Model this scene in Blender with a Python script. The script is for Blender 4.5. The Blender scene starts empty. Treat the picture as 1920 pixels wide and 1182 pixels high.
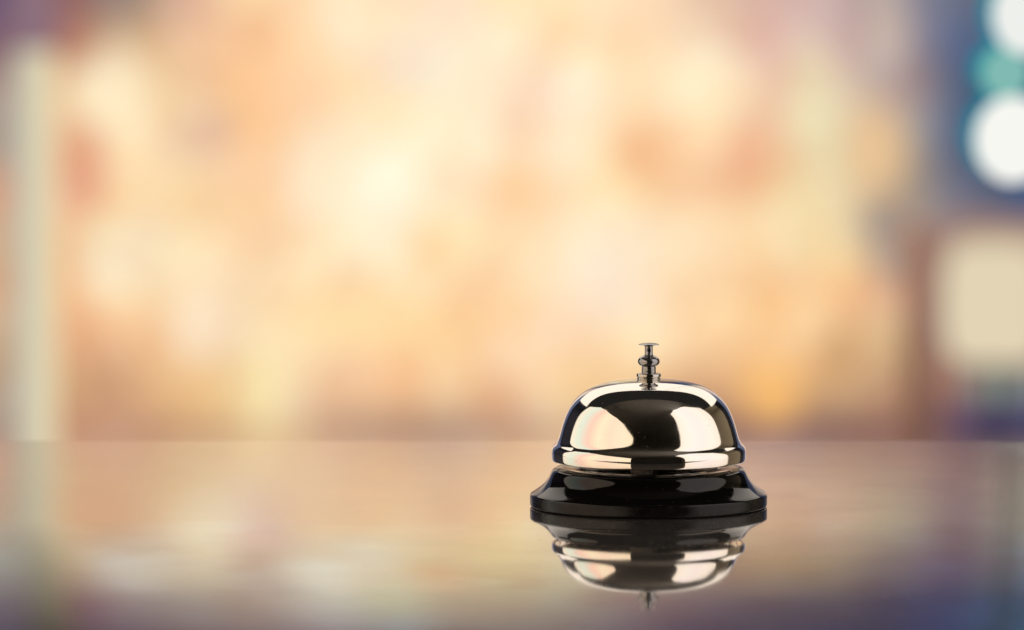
import bpy, bmesh, math, random
from mathutils import Vector
random.seed(7)
S = bpy.context.scene
COL = S.collection

# ------------------------------------------------------------------ camera
PITCH = 4.65
FPX = 12504.0                      # focal length in pixels of a 1920 px wide picture
CAM = Vector((-0.0491, -2.385, 0.263))
cd = bpy.data.cameras.new('camera'); cam = bpy.data.objects.new('camera', cd); COL.objects.link(cam)
cd.sensor_width = 36.0; cd.lens = FPX*36.0/1920.0
cd.clip_start = 0.05; cd.clip_end = 60.0
cam.location = CAM; cam.rotation_euler = (math.radians(90-PITCH), 0, 0)
cd.dof.use_dof = True; cd.dof.focus_distance = 2.385; cd.dof.aperture_fstop = cd.lens/23.0
S.camera = cam
# ------------------------------------------------------------------ world, exposure
w = bpy.data.worlds.new('World'); S.world = w; w.use_nodes = True
bg = w.node_tree.nodes['Background']; bg.inputs[0].default_value = (0.016, 0.015, 0.014, 1); bg.inputs[1].default_value = 1.0
S.view_settings.view_transform = 'Standard'; S.view_settings.look = 'None'
S.view_settings.exposure = 0.0; S.view_settings.gamma = 1.0
S.cycles.max_bounces = 10; S.cycles.glossy_bounces = 8
S.cycles.caustics_reflective = True

def lin(c):
    out = []
    for v in c[:3]:
        v = v/255.0
        out.append(v/12.92 if v <= 0.04045 else ((v+0.055)/1.055)**2.4)
    return out

def area(name, loc, aim, sx, sy, power, col):
    l = bpy.data.lights.new(name, 'AREA'); l.shape = 'RECTANGLE'; l.size = sx; l.size_y = sy; l.energy = power; l.color = col
    o = bpy.data.objects.new(name, l); COL.objects.link(o); o.location = loc
    o.rotation_euler = (Vector(aim)-Vector(loc)).to_track_quat('-Z', 'Y').to_euler()
    return o
# added warm fill, no fixture of its own, for the far wall furniture
area('added_wall_fill', (0.0, 5.2, 2.3), (0, 7.4, 0.0), 3.0, 0.3, 20, (1.0, 0.84, 0.66))

# ------------------------------------------------------------------ materials
def mat(name, col, rough=0.5, metal=0.0, ior=1.5, coat=0.0):
    m = bpy.data.materials.new(name); m.use_nodes = True
    b = m.node_tree.nodes['Principled BSDF']
    b.inputs['Base Color'].default_value = (*col, 1); b.inputs['Roughness'].default_value = rough
    b.inputs['Metallic'].default_value = metal; b.inputs['IOR'].default_value = ior
    b.inputs['Coat Weight'].default_value = coat
    return m
def P(m): return m.node_tree.nodes['Principled BSDF']
def noise_to(m, scale, detail, lo, hi, sock, rough=0.5, fac=(0.35, 0.65)):
    nt = m.node_tree; tc = nt.nodes.new('ShaderNodeTexCoord'); n = nt.nodes.new('ShaderNodeTexNoise')
    n.inputs['Scale'].default_value = scale; n.inputs['Detail'].default_value = detail; n.inputs['Roughness'].default_value = rough
    r = nt.nodes.new('ShaderNodeMapRange'); r.inputs[1].default_value = fac[0]; r.inputs[2].default_value = fac[1]
    r.inputs[3].default_value = lo; r.inputs[4].default_value = hi
    nt.links.new(tc.outputs['Object'], n.inputs['Vector']); nt.links.new(n.outputs['Fac'], r.inputs[0])
    nt.links.new(r.outputs[0], P(m).inputs[sock]); return n
def bump(m, scale, strength, dist, detail=3):
    nt = m.node_tree; tc = nt.nodes.new('ShaderNodeTexCoord'); n = nt.nodes.new('ShaderNodeTexNoise')
    n.inputs['Scale'].default_value = scale; n.inputs['Detail'].default_value = detail
    b = nt.nodes.new('ShaderNodeBump'); b.inputs['Strength'].default_value = strength; b.inputs['Distance'].default_value = dist
    nt.links.new(tc.outputs['Object'], n.inputs['Vector']); nt.links.new(n.outputs['Fac'], b.inputs['Height'])
    nt.links.new(b.outputs[0], P(m).inputs['Normal'])
def emis(name, col, strength=1.0):
    m = bpy.data.materials.new(name); m.use_nodes = True
    b = P(m); b.inputs['Base Color'].default_value = (0, 0, 0, 1); b.inputs['Roughness'].default_value = 0.6
    b.inputs['Specular IOR Level'].default_value = 0.0
    b.inputs['Emission Color'].default_value = (*col, 1); b.inputs['Emission Strength'].default_value = strength
    return m

def specks(m, scale, thr, col, amount):
    nt = m.node_tree; tc = nt.nodes.new('ShaderNodeTexCoord'); n = nt.nodes.new('ShaderNodeTexNoise')
    n.inputs['Scale'].default_value = scale; n.inputs['Detail'].default_value = 1.0
    r = nt.nodes.new('ShaderNodeMapRange'); r.inputs[1].default_value = thr; r.inputs[2].default_value = thr+0.03; r.inputs[4].default_value = amount
    d = nt.nodes.new('ShaderNodeBsdfDiffuse'); d.inputs[0].default_value = (*col, 1)
    mx = nt.nodes.new('ShaderNodeMixShader'); out = nt.nodes['Material Output']
    nt.links.new(tc.outputs['Object'], n.inputs['Vector']); nt.links.new(n.outputs['Fac'], r.inputs[0]); nt.links.new(r.outputs[0], mx.inputs[0])
    nt.links.new(P(m).outputs[0], mx.inputs[1]); nt.links.new(d.outputs[0], mx.inputs[2]); nt.links.new(mx.outputs[0], out.inputs['Surface'])
M_dome = mat('polished_nickel', (0.94, 0.895, 0.82), 0.05, 1.0)
noise_to(M_dome, 110, 8, 0.015, 0.10, 'Roughness', 0.65)
bump(M_dome, 60, 0.035, 0.0004, 2)
M_plunger = mat('dull_chrome', (0.36, 0.36, 0.37), 0.16, 1.0)
noise_to(M_plunger, 900, 4, 0.10, 0.24, 'Roughness')
bump(M_plunger, 700, 0.10, 0.0002)
M_collar = mat('bright_chrome', (0.60, 0.57, 0.52), 0.10, 1.0)
bump(M_collar, 500, 0.10, 0.0002)
M_base = mat('black_lacquer', (0.003, 0.0026, 0.0026), 0.07, 0.0, 1.42)
noise_to(M_base, 300, 5, 0.04, 0.10, 'Roughness'); bump(M_base, 90, 0.03, 0.0004)
specks(M_dome, 1100, 0.76, (0.45, 0.42, 0.36), 0.5); specks(M_base, 1300, 0.765, (0.5, 0.47, 0.43), 0.35)
M_rim = mat('black_rubber_lacquer', (0.006, 0.005, 0.005), 0.28, 0.0, 1.36)
noise_to(M_rim, 260, 6, 0.2, 0.38, 'Roughness')
M_post = mat('knurled_steel', (0.22, 0.19, 0.16), 0.45, 1.0); bump(M_post, 1800, 0.9, 0.0006)
M_plate = mat('dark_steel_plate', (0.07, 0.06, 0.05), 0.12, 1.0)
M_counter = mat('lacquered_counter', (0.88, 0.83, 0.79), 0.05, 0.93, 1.7)
noise_to(M_counter, 22, 9, 0.030, 0.068, 'Roughness', 0.65)
specks(M_counter, 620, 0.755, (0.6, 0.55, 0.5), 0.55)
M_side = mat('counter_side_wood', (0.10, 0.06, 0.045), 0.4)

# ------------------------------------------------------------------ mesh helpers
def link(name, bm, m, parent=None, smooth=True, angle=None):
    me = bpy.data.meshes.new(name); bm.normal_update(); bm.to_mesh(me); bm.free()
    for p in me.polygons: p.use_smooth = smooth
    o = bpy.data.objects.new(name, me); COL.objects.link(o)
    if m: me.materials.append(m)
    if parent: o.parent = parent
    return o
def bspline(pts, n=14):
    P_ = [Vector((p[0], p[1], 0)) for p in pts]
    P_ = [2*P_[0]-P_[1]] + P_ + [2*P_[-1]-P_[-2]]
    out = []
    for i in range(1, len(P_)-2):
        a, b, c, d = P_[i-1], P_[i], P_[i+1], P_[i+2]
        for k in range(n):
            t = k/n
            q = ((1-t)**3*a + (3*t**3-6*t*t+4)*b + (-3*t**3+3*t*t+3*t+1)*c + t**3*d)/6
            out.append((q.x, q.y))
    out.append((P_[-2].x, P_[-2].y))
    return out
def lathe(prof, seg=256, closed=False):
    bm = bmesh.new(); rings = []
    for r, z in prof:
        if r < 1e-6: rings.append([bm.verts.new((0, 0, z))]*seg)
        else: rings.append([bm.verts.new((r*math.cos(2*math.pi*i/seg), r*math.sin(2*math.pi*i/seg), z)) for i in range(seg)])
    pairs = list(zip(rings[:-1], rings[1:]))
    if closed: pairs.append((rings[-1], rings[0]))
    for A, B in pairs:
        for i in range(seg):
            j = (i+1) % seg
            vs = []
            for v in (A[i], A[j], B[j], B[i]):
                if v not in vs: vs.append(v)
            if len(vs) > 2:
                try: bm.faces.new(vs)
                except ValueError: pass
    bmesh.ops.recalc_face_normals(bm, faces=bm.faces)
    return bm
def box(bm, x0, x1, y0, y1, z0, z1):
    v = [bm.verts.new((x, y, z)) for x in (x0, x1) for y in (y0, y1) for z in (z0, z1)]
    for f in ((0,1,3,2),(4,6,7,5),(0,4,5,1),(2,3,7,6),(0,2,6,4),(1,5,7,3)): bm.faces.new([v[i] for i in f])
def struct(o): o['kind'] = 'structure'; return o
def tag(o, label, cat, group=None):
    o['label'] = label; o['category'] = cat
    if group: o['group'] = group
    return o

# ------------------------------------------------------------------ counter (flat under the bell, gently crowned towards the front)
def drop(s): return 0.0 if s <= 0.044 else (s-0.044)**2/5.2     # metres of fall at s metres in front of the bell axis
EDGE = 0.236
prof = [(EDGE+0.0012, -0.045), (EDGE+0.0012, -0.0012), (EDGE, 0.0)]
prof += [(EDGE-0.03, 0.0), (0.1, 0.0), (0.0, 0.0), (-0.044, 0.0)]
s = 0.047
while s < 0.43:
    prof.append((-s, -drop(s))); s += 0.004
zl = -drop(0.43)
prof += [(-0.437, zl-0.004), (-0.441, zl-0.012), (-0.441, zl-0.05)]
bm = bmesh.new(); XW = 2.2
L_ = [bm.verts.new((-XW, y, z)) for y, z in prof]; R_ = [bm.verts.new((XW, y, z)) for y, z in prof]
for i in range(len(prof)-1): bm.faces.new((L_[i], L_[i+1], R_[i+1], R_[i]))
bm.faces.new((L_[0], R_[0], R_[-1], L_[-1]))
bm.faces.new(L_[::-1]); bm.faces.new(R_)
bmesh.ops.recalc_face_normals(bm, faces=bm.faces)
bmesh.ops.split_edges(bm, edges=[e for e in bm.edges if e.calc_face_angle(0) > math.radians(40)])
struct(link('counter', bm, M_counter))
bm = bmesh.new(); box(bm, -XW+0.03, XW-0.03, -0.40, EDGE-0.03, -1.05, zl-0.056)
struct(link('counter_front', bm, M_side, smooth=False))
bm = bmesh.new(); box(bm, -6, 6, -5.5, 9, -1.10, -1.052)
M_floor = mat('brown_floor', (0.16, 0.10, 0.07), 0.35); noise_to(M_floor, 3, 4, 0.25, 0.5, 'Roughness')
struct(link('floor', bm, M_floor, smooth=False))

# ------------------------------------------------------------------ far wall: emissive tiles painted with soft room glow and its reflection
WY = 7.6; L = WY - CAM.y
GX = [120*i for i in range(17)]
G = {  # glow colours painted row by row, lower rows for the counter reflection
0:   [(100,80,108),(145,100,100),(145,128,120),(222,180,155),(250,215,170),(255,230,195),(253,222,190),(253,224,194),(255,233,195),(254,228,190),(255,218,180),(225,195,170),(215,180,168),(198,170,165),(175,165,172),(118,118,135),(100,100,120)],
90:  [(128,98,112),(185,132,112),(215,185,150),(235,192,155),(253,205,155),(254,225,185),(254,230,198),(254,230,200),(254,228,194),(254,226,188),(252,218,175),(240,210,180),(226,185,168),(205,172,165),(190,170,170),(98,108,136),(60,100,130)],
180: [(170,150,140),(235,200,160),(252,232,195),(238,205,160),(254,205,155),(253,215,175),(254,228,190),(253,226,192),(253,226,195),(253,234,208),(252,222,182),(254,230,195),(235,200,175),(228,210,180),(205,175,160),(98,110,136),(45,100,128)],
270: [(160,150,140),(225,175,145),(250,220,175),(235,203,170),(252,208,160),(253,220,180),(255,238,205),(254,232,195),(254,228,195),(255,234,200),(248,205,160),(250,210,165),(240,200,165),(225,210,175),(205,180,150),(92,108,138),(60,95,132)],
360: [(215,165,140),(230,170,140),(250,215,165),(250,220,170),(253,212,170),(254,230,195),(255,240,212),(255,235,200),(253,210,165),(253,222,180),(250,215,170),(245,200,160),(240,210,165),(238,222,180),(200,175,145),(125,120,130),(60,90,130)],
450: [(205,180,150),(240,195,150),(250,232,195),(252,230,185),(250,215,178),(255,236,200),(255,238,205),(253,215,165),(254,230,185),(254,232,195),(250,236,212),(255,236,200),(247,210,165),(240,218,175),(180,155,135),(150,125,120),(110,90,110)],
540: [(215,175,145),(240,190,145),(248,215,165),(252,230,190),(245,218,185),(253,222,175),(253,220,175),(252,215,170),(253,215,170),(254,230,195),(254,236,208),(254,226,180),(248,208,160),(250,205,150),(225,175,140),(160,125,115),(140,115,115)],
630: [(200,175,145),(232,180,140),(240,190,145),(252,228,190),(245,220,180),(252,220,170),(253,220,172),(252,218,165),(252,212,170),(250,218,185),(254,228,190),(245,200,155),(252,212,160),(240,200,150),(215,190,150),(165,130,115),(140,115,115)],
720: [(185,165,145),(210,175,130),(215,170,130),(238,195,140),(245,225,170),(238,200,165),(248,200,155),(245,205,160),(240,195,155),(252,222,170),(240,200,150),(215,170,130),(245,195,130),(215,175,130),(190,155,125),(150,115,110),(120,125,125)],
810: [(170,155,140),(200,150,120),(198,148,120),(215,178,135),(228,195,145),(220,185,145),(200,165,135),(185,158,135),(210,175,145),(225,190,150),(190,150,125),(165,130,115),(145,112,105),(140,110,100),(160,120,105),(90,75,95),(60,60,95)],
870: [(205,165,140),(205,175,145),(200,165,135),(205,175,135),(225,200,155),(222,190,160),(215,175,140),(212,178,148),(228,195,155),(230,200,165),(205,175,150),(190,155,135),(195,160,140),(175,145,125),(165,135,120),(145,120,115),(150,140,130)],
960: [(175,155,135),(205,165,130),(205,165,130),(222,205,165),(218,195,170),(222,195,160),(225,195,155),(222,190,155),(228,195,150),(215,195,165),(210,185,160),(205,175,145),(200,165,135),(195,165,140),(165,150,125),(125,105,110),(150,150,135)],
1050:[(150,150,145),(185,165,135),(195,185,170),(210,195,170),(190,170,155),(215,205,180),(212,202,180),(205,185,155),(215,200,165),(205,190,170),(180,165,150),(160,140,130),(165,140,120),(150,130,120),(120,105,110),(100,85,105),(110,110,115)],
1130:[(105,95,105),(120,90,95),(140,125,120),(150,140,130),(160,145,135),(180,170,155),(180,175,160),(170,155,140),(160,140,125),(150,140,135),(130,110,120),(110,95,110),(95,80,95),(85,75,95),(70,65,95),(60,60,90),(60,80,105)],
1182:[(80,72,90),(90,66,78),(105,92,100),(115,105,108),(125,110,110),(140,130,130),(135,135,145),(130,120,125),(125,112,115),(115,105,115),(95,82,105),(80,68,95),(65,58,85),(62,55,85),(55,52,85),(50,55,90),(50,75,100)],
}
BL = [(210,165,60,60,(254,240,208)),(780,125,55,55,(255,246,222)),(225,480,65,60,(250,238,206)),(375,600,40,55,(253,236,206)),
 (480,730,30,50,(250,233,178)),(165,320,32,62,(222,152,122)),(400,245,35,35,(226,190,168)),(800,470,30,50,(254,204,152)),
 (965,360,45,45,(254,207,158)),(1195,285,42,45,(247,196,152)),(1400,310,42,58,(236,176,138)),(1340,160,60,60,(255,236,202)),
 (1640,280,48,68,(238,200,152)),(1650,425,28,26,(140,140,140)),(1668,500,26,26,(155,150,142)),(1450,745,42,52,(250,194,118)),
 (1575,660,24,40,(200,160,115)),(200,715,36,50,(204,158,122)),(1130,520,55,60,(253,240,220)),(650,310,85,85,(255,244,218)),
 (1865,715,38,32,(140,160,150)),(1870,790,70,26,(62,56,98)),(1520,180,35,90,(232,220,185)),(1500,420,38,60,(244,226,182)),
 (420,85,60,22,(238,190,150)),(860,530,28,30,(250,208,165)),(380,150,30,30,(236,190,152)),(700,800,80,26,(186,150,130)),(860,812,120,14,(178,146,128)),(300,812,160,12,(186,140,116)),(1700,812,90,16,(120,88,92)),
 (1500,812,130,14,(128,98,102)),(1660,60,36,60,(206,190,178)),(470,985,40,40,(214,192,180)),(390,975,50,45,(220,204,176)),
 (820,1080,50,26,(205,175,140)),(640,1060,90,40,(212,202,180)),(240,1055,60,40,(192,182,168))]
for k_ in (1050, 1130, 1182):
    G[k_] = [(c[0], c[1], c[2]-(10 if 5 < i < 15 else 0)) for i, c in enumerate(G[k_])]
G[810] = [(c[0]-(14 if i > 4 else 5), c[1]-(16 if i > 4 else 6), c[2]-(10 if i > 4 else 4)) for i, c in enumerate(G[810])]
for k_ in (0, 90, 180, 270, 360):
    c = G[k_][14]; G[k_][14] = (c[0]-26, c[1]-18, c[2]-8); c = G[k_][15]; G[k_][15] = (c[0]-18, c[1]-12, c[2]-6)
keys = sorted(G)
def colour_at(px, py):
    px = min(max(px, 0), 1920); py = min(max(py, 0), 1182)
    k = 0
    while k < len(keys)-2 and py > keys[k+1]: k += 1
    ty = (py-keys[k])/(keys[k+1]-keys[k]); i = min(int(px//120), 15); tx = (px-GX[i])/120
    sm = lambda t: t*t*(3-2*t)
    tx = sm(tx)*0.5+tx*0.5
    a, b, c, d = [lin(v) for v in (G[keys[k]][i], G[keys[k]][i+1], G[keys[k+1]][i], G[keys[k+1]][i+1])]
    col = [(a[q]*(1-tx)+b[q]*tx)*(1-ty)+(c[q]*(1-tx)+d[q]*tx)*ty for q in range(3)]
    for bx, by, rx, ry, bc in BL:
        d2 = ((px-bx)/rx)**2+((py-by)/ry)**2
        if d2 < 2.2:
            wgt = 0.85*max(0, 1-d2/2.2)**0.7
            bc = lin(bc); col = [col[q]*(1-wgt)+bc[q]*wgt for q in range(3)]
    return col
# which picture row shows a given height of the far wall (directly, or mirrored in the counter)
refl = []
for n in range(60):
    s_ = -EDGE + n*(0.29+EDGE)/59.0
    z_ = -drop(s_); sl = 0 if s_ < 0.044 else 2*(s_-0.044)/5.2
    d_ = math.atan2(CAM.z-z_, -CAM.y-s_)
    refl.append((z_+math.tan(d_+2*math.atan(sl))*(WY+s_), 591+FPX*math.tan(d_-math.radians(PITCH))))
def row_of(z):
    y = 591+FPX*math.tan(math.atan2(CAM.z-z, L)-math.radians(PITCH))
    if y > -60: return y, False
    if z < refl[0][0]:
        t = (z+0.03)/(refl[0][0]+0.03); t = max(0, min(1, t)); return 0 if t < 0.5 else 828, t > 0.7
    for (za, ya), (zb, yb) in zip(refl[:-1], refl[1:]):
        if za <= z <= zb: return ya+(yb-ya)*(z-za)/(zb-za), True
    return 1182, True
def px_of(x): return 960+FPX*(x-CAM.x)/L
MR = random.Random(21)
CELL = [(MR.uniform(-60, 1980), MR.uniform(-60, 1260), MR.uniform(0.86, 1.10), MR.uniform(-0.055, 0.055)) for _ in range(430)]
def mottle(px, py):
    best = sorted(((px-c[0])**2+(py-c[1])**2, c) for c in CELL if abs(px-c[0]) < 160 and abs(py-c[1]) < 160)[:1]
    if not best: return (1, 1, 1)
    g, h = best[0][1][2], best[0][1][3]
    return (g**0.4, g*(1-h*0.4), g**1.25*(1-h*1.6))
bm = bmesh.new(); lay = bm.loops.layers.float_color.new('glow')
def tiles(x0, x1, z0, z1, st):
    nx = int(round((x1-x0)/st)); nz = int(round((z1-z0)/st))
    for i in range(nx):
        for j in range(nz):
            a, b = x0+(x1-x0)*i/nx, x0+(x1-x0)*(i+1)/nx; c, d = z0+(z1-z0)*j/nz, z0+(z1-z0)*(j+1)/nz
            px = px_of((a+b)/2); py, r = row_of((c+d)/2)
            pm = (px+1900) % 3400; pm = 100+(pm if pm < 1700 else 3400-pm)      # the tile pattern repeats beyond the view
            col = colour_at(px if -200 <= px <= 2150 else pm, py)
            if px < -200 or px > 2150:
                t = 0.5*max(0, min(1, (abs(px-960)-1190)/500))
                wc = lin((236, 214, 205)); col = [col[q]*(1-t)+wc[q]*t for q in range(3)]
            if -60 < px < 1980 and not (row_of((c+d)/2)[0] in (0, 1182)):
                mo = mottle(px, py); col = [col[q]*mo[q] for q in range(3)]
            if px < -300 or px > 2250:
                t = min(1, max(0, (abs(px-960)-2500)/700)); wc = lin((84, 92, 118)); col = [col[q]*(1-t)+wc[q]*t for q in range(3)]
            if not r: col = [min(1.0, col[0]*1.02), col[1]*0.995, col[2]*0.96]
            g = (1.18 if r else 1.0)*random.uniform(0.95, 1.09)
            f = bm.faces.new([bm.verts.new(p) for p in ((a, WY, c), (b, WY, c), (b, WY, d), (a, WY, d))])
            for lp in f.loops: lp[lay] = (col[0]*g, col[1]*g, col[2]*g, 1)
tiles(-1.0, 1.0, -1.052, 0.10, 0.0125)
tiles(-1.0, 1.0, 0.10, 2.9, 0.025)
tiles(-4.0, -1.0, -1.052, 2.9, 0.1); tiles(1.0, 4.0, -1.052, 2.9, 0.1)
M_wall = emis('painted_glow_tiles', (1, 1, 1), 1.0)
at_ = M_wall.node_tree.nodes.new('ShaderNodeAttribute'); at_.attribute_name = 'glow'
M_wall.node_tree.links.new(at_.outputs['Color'], P(M_wall).inputs['Emission Color'])
struct(link('back_wall', bm, M_wall, smooth=False))
# dark cornice above
bm = bmesh.new(); box(bm, -4, 4, 7.0, 7.65, 2.905, 3.3)
struct(link('cornice', bm, mat('plum_paint', (0.05, 0.035, 0.05), 0.6), smooth=False))

def W(px, y, d):
    """world point at distance d beyond the camera for a pixel of the 1920 px picture"""
    dep = math.atan((y-591)/FPX)+math.radians(PITCH)
    return (CAM.x+(px-960)/FPX*d, CAM.y+d, CAM.z-math.tan(dep)*d)

# pale column at the left, floor to ceiling, its glow painted as emission
xa, xb = W(24, 400, 9.4)[0], W(104, 400, 9.4)[0]
cx, cr = (xa+xb)/2, (xb-xa)/2
t = bpy.data.objects.new('pale_column', None); COL.objects.link(t); t.location = (cx, CAM.y+9.4, -1.05)
tag(t, 'tall blurred pale greenish cream column at the far left edge', 'column')
M_colm = emis('column_glow', (1, 1, 1), 1.0); nt = M_colm.node_tree
tc = nt.nodes.new('ShaderNodeTexCoord'); sx = nt.nodes.new('ShaderNodeSeparateXYZ'); rp = nt.nodes.new('ShaderNodeValToRGB')
mr = nt.nodes.new('ShaderNodeMapRange'); mr.inputs[1].default_value = -cr; mr.inputs[2].default_value = cr
nt.links.new(tc.outputs['Object'], sx.inputs[0]); nt.links.new(sx.outputs[0], mr.inputs[0]); nt.links.new(mr.outputs[0], rp.inputs[0])
nt.links.new(rp.outputs[0], P(M_colm).inputs['Emission Color'])
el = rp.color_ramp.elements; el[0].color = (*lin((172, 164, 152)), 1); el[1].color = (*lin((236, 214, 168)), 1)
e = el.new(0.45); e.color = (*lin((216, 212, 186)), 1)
zb = W(0, 95, 9.4)[2]+1.05
M_colu = M_colm.copy(); M_colu.name = 'column_glow_fading'; P(M_colu).inputs['Emission Strength'].default_value = 0.86
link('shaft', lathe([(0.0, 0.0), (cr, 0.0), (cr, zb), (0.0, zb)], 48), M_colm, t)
link('band', lathe([(0.0, zb+0.001), (cr*1.1, zb+0.001), (cr*1.1, 1.55), (0.0, 1.55)], 48), emis('plum_glow_band', lin((140, 112, 124)), 1.0), t)  # added band, its dim plum glow painted as emission
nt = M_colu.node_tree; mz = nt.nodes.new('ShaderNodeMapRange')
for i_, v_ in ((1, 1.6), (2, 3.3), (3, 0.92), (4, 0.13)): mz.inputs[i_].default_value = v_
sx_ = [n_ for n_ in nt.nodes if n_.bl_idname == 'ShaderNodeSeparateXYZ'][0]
nt.links.new(sx_.outputs[2], mz.inputs[0]); nt.links.new(mz.outputs[0], P(M_colu).inputs['Emission Strength'])  # painted fade: emission dims upward for the counter reflection
link('fading_upper_shaft', lathe([(cr, 1.551), (cr, 3.95)], 48), M_colu, t)

# blurred wooden post and cream lampshade at the right
p0 = W(1722, 400, 9.2)
bm = bmesh.new(); zt = W(0, 425, 9.2)[2]
box(bm, -0.017, 0.017, -0.02, 0.02, -1.05, zt)
o = link('wooden_post', bm, mat('brown_wood', (0.72, 0.43, 0.36), 0.6), smooth=False); o.location = (p0[0], p0[1], 0)
tag(o, 'blurred brown vertical post just left of the cream lampshade', 'post')
zc = W(0, 690, 9.0)[2]; zt = W(0, 452, 9.0)[2]; c = W(1868, 570, 9.0); hw = 0.058
t = bpy.data.objects.new('table_lamp', None); COL.objects.link(t); t.location = c
tag(t, 'blurred cream lampshade glowing softly at the right edge below the white globes', 'lamp')
hh = (zt-zc)/2*0.90; zm = (zt+zc)/2-c[2]
sp = [(hw*1.16*abs(math.sin(math.pi*i/30))**0.36, zm-hh*math.copysign(abs(math.cos(math.pi*i/30))**0.62, math.cos(math.pi*i/30))) for i in range(31)]
sp[0] = (0, sp[0][1]); sp[-1] = (0, sp[-1][1])
link('lamp_shade', lathe(sp, 48), emis('linen_shade', lin((226, 212, 180)), 1.0), t)
for f_, y_, c_ in ((1.17, 0.09, (198, 176, 150)), (1.38, 0.20, (160, 130, 120))):  # emissive shells painting a soft, fading edge around the shade's glow
    lo = link('soft_edge_shell', lathe([(a_*f_, zm+(b_-zm)*(f_*0.92+0.06)) for a_, b_ in sp], 48), emis('soft_edge_glow', lin(c_), 1.0), t); lo.location = (0.01*f_, y_, 0)
link('stand', lathe([(0.0, -1.05-c[2]), (0.05, -1.05-c[2]), (0.05, -1.04-c[2]), (0.006, -1.03-c[2]), (0.006, zc-c[2]+0.01), (0, zc-c[2]+0.01)], 24), mat('dark_stand', (0.05, 0.04, 0.07), 0.5), t)

# hanging globes at the right edge: bright glass in front of a teal shade ring
def globe(px, py, rx, ry, col, ring, label, strength=1.0):
    d = 4.15; k = d/FPX; c = W(px, py, d)
    t = bpy.data.objects.new('globe_lamp', None); COL.objects.link(t); t.location = c
    tag(t, label, 'lamp', 'hanging globe lamps')
    n = 20; pr = [(math.sin(math.pi*i/n)*rx*k, -math.cos(math.pi*i/n)*ry*k) for i in range(n+1)]; pr[0] = (0, pr[0][1]); pr[-1] = (0, pr[-1][1])
    link('globe', lathe(pr, 48), emis('white_globe_glass', lin(col), strength), t)
    pr = [(r*1.07+0.0006, z*1.05) for r, z in pr]; pr[0] = (0, pr[0][1]); pr[-1] = (0, pr[-1][1])
    sh = link('shade', lathe(pr, 48), emis('teal_glass', lin(ring), 0.9), t); sh.location = (-0.001, 0.06, 0)
    link('cord', lathe([(0.0008, ry*k), (0.0008, 1.6)], 8), M_plate, t)
globe(1922, 28, 62, 76, (238,240,236), (10,140,160), 'white globe lamp with teal rim, topmost at the right edge')
globe(1886, 137, 46, 48, (128,186,178), (8,140,158), 'dim teal green globe lamp between the two white globes', 1.0)
globe(1900, 262, 72, 82, (242,242,236), (14,130,152), 'large white globe lamp, lowest of the three at the right edge', 1.05)

# ------------------------------------------------------------------ room around, only seen mirrored in the bell
def wall(name, x0, x1, y0, y1, z0, z1, m):
    bm = bmesh.new(); box(bm, x0, x1, y0, y1, z0, z1); return struct(link(name, bm, m, smooth=False))
wall('left_wall', -4.1, -4.0, -5, 7.7, -1.05, 3.3, mat('navy_paint', (0.03, 0.035, 0.07), 0.7))
wall('right_wall', 4.0, 4.1, -5, 4.4, -1.05, 3.3, mat('olive_paint', (0.55, 0.48, 0.33), 0.7))
wall('right_wall', 3.98, 4.08, 4.403, 7.7, -1.05, 3.3, mat('dark_blue_paint', (0.02, 0.022, 0.035), 0.7))
wall('entrance_wall', -4.0, 4.0, -5.1, -5.0, -1.05, 3.3, mat('grey_paint', (0.08, 0.08, 0.075), 0.7))
wall('ceiling', -4.0, 4.0, -5.0, 0.35, 2.30, 2.40, mat('ceiling_paint', (0.22, 0.22, 0.20), 0.8))
# unseen emissive panel added overhead for the bright band on the dome's top
bm = bmesh.new(); box(bm, -2.9, 3.0, 2.3, 6.3, 2.32, 2.36)
o = link('added_ceiling_glow', bm, emis('added_ceiling_emitter', (1.0, 0.90, 0.80), 1.15), smooth=False)
tag(o, 'large added glowing panel above the room behind the counter', 'added light panel')

def screen(label, az0, az1, tops, rad, cols, zbot=-0.02):
    """added curved emitter beside the counter, az from the camera direction, positive to the right"""
    bm = bmesh.new(); n = 48; lay = bm.loops.layers.float_color.new('glow')
    vs = []
    for i in range(n+1):
        f = i/n; az = math.radians(az0+(az1-az0)*f)
        k = f*(len(tops)-1); j = min(int(k), len(tops)-2); el = tops[j]+(tops[j+1]-tops[j])*(k-j)
        x, y = rad*math.sin(az), -rad*math.cos(az)
        vs.append((bm.verts.new((x, y, zbot)), bm.verts.new((x, y, rad*math.tan(math.radians(el))))))
    for i in range(n):
        f = bm.faces.new((vs[i][0], vs[i+1][0], vs[i+1][1], vs[i][1]))
        k = (i+0.5)/n*(len(cols)-1); j = min(int(k), len(cols)-2)
        a, b = lin(cols[j]), lin(cols[j+1]); c = [a[q]*(1-(k-j))+b[q]*(k-j) for q in range(3)]
        for lp in f.loops: lp[lay] = (*c, 1)
    m = emis('added_screen_glow', (1, 1, 1), 1.15)  # unseen emitter added and shaped to give the dome its light patches
    a_ = m.node_tree.nodes.new('ShaderNodeAttribute'); a_.attribute_name = 'glow'
    m.node_tree.links.new(a_.outputs['Color'], P(m).inputs['Emission Color'])
    o = link('added_light_screen', bm, m); tag(o, label, 'studio light', 'added curved emitters')  # added emitter for the dome's light patches, not a lamp of the room
screen('added curved warm emitter left of the counter', -22, -122, (25, 35, 42, 46, 49, 47, 37), 1.3,
       ((255,232,200),(255,232,205),(255,224,200),(255,236,205),(250,208,190),(225,235,220),(250,235,215)))
screen('added curved white emitter right of the counter', 42, 106, (54, 61, 63, 58, 44), 1.3,
       ((255,240,225),(255,246,240),(255,240,238),(255,244,235),(250,235,220)))

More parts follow.
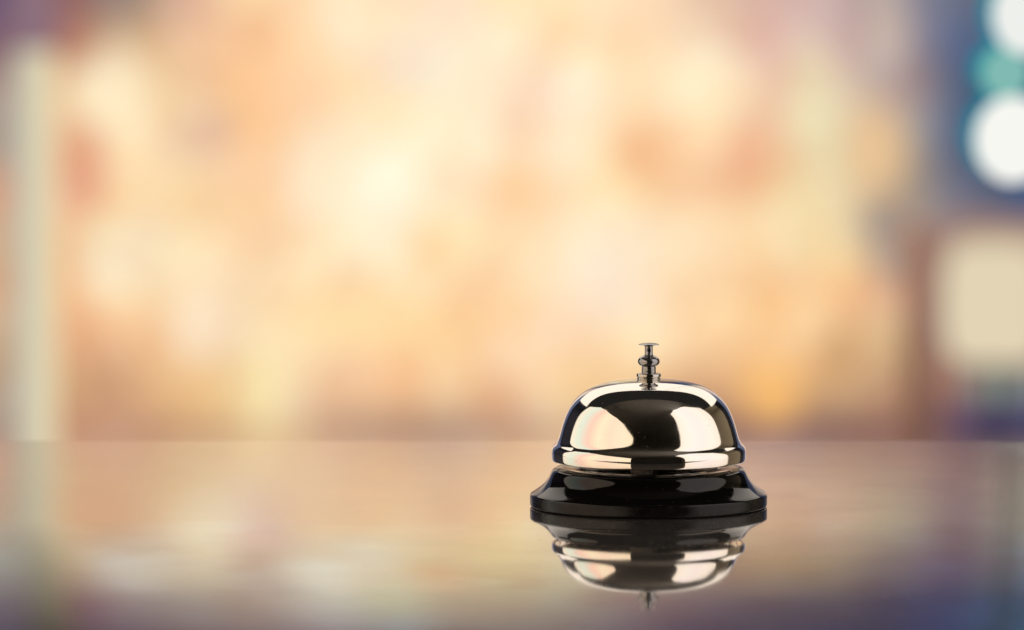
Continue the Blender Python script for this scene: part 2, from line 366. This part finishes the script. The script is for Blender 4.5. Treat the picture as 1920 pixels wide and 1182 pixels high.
# ------------------------------------------------------------------ the bell
K = 1.0/16.2/1000.0
def pz(r, y): return (r*K, (1025-y)*K/0.994)
bell = bpy.data.objects.new('service_bell', None); COL.objects.link(bell); bell.location = (0, 0, 0)
tag(bell, 'shiny silver service bell with a black base on the glossy counter', 'bell')

ctrl = [(0,283),(60,283.5),(120,287),(180,293.5),(240,304),(302,320),(354,343),(400,375),(438,414),(467,457),(488,505),(505,555),(517,600),(525,628),
        (530,640),(535,649),(541,657),(548,664),(555,672),(561,681),(564.5,690),(566.5,700),(567.5,715),(567,737),(566,749),(563,756),(559,759),
        (554,756),(549,748),(546,720),(545,700),(538,680),(524,660),(510,630),(480,560),(440,450),(380,375),(300,330),(200,302),(100,295),(0,293)]
link('dome', lathe(bspline([pz(*c) for c in ctrl], 8), 320), M_dome, bell)

# plunger: disc, stem, bulb, neck
Q = 1.0/5.21/1000.0
def qz(r, y): return (r*Q, (949.6-y)*Q/0.994)
n = 16
pp = [(0,644.2),(6,644.3),(12,644.9),(16,645.8),(18.6,646.6),(19.3,647.0),(19.2,647.5),(18,647.7),(12,648.3),(8.6,649.4),(7.6,651.5),(7.4,654),(7.4,660),(7.5,664.5),(8.2,666.8)]
for i in range(3, n-2):
    a = math.pi*i/n; pp.append((20.5*math.sin(a)**0.85, 678.6-11.6*math.cos(a)))
pp += [(13.6,690.6),(13.2,691.5),(13.2,696),(13.2,701.5),(12.9,702.5),(0,702.5)]
pl = link('plunger', lathe([qz(*c) for c in pp], 96), M_plunger, bell)
sm = lathe([qz(*c) for c in [(0,700.6),(20.5,700.6),(22,701.2),(22.8,702.6),(22.8,705.5),(22.4,707.2),(21,708.0),(21,709.2),(22.0,709.8),(22.2,710.8),(21.6,711.4),(19,711.6),(19,714),(0,714)]], 96)
link('collar', sm, M_collar, bell)

# base: vertical rim and ogee shoulder, top plate, post
bc = [(0,800),(300,800),(440,800),(485,797),(512,794),(534,796),(552,804),(564,818),(572,836),(581,856),(594,876),(613,898),(640,920),(666,936),(682,946),(688,953),(688.5,957)]
link('base', lathe(bspline([pz(*c) for c in bc], 8), 320), M_base, bell)
rc = [(688.5,956),(690.5,958),(690.5,963),(690.5,1000),(690,1012),(686,1019),(680,1021),(0,1021)]
link('base_rim', lathe([pz(*c) for c in rc], 320), M_rim, bell)
link('foot_pad', lathe([pz(*c) for c in [(0,1021.5),(660,1021.5),(660,1025),(0,1025)]], 128), mat('black_felt', (0.01,0.01,0.01), 0.9), bell)
link('striker_plate', lathe([pz(*c) for c in [(0,795),(395,795),(402,796),(405,799),(405,803),(0,803.5)]], 192), M_plate, bell)
link('striker_rim', lathe([pz(*c) for c in [(405,799.5),(412,797.5),(414,799),(414,801),(405,801)]], 192), M_collar, bell)
link('post', lathe([pz(*c) for c in [(0,300),(50,300),(50,794),(0,794)]], 64), M_post, bell)
st = link('striker', lathe([pz(*c) for c in [(0,650),(40,650),(40,700),(62,702),(64,706),(64,792),(60,796),(0,796)]], 64), M_post, bell)
st.location = (-0.0030, -0.0262, 0)
for o in bell.children:
    md = o.modifiers.new('edges', 'EDGE_SPLIT'); md.split_angle = math.radians(50)
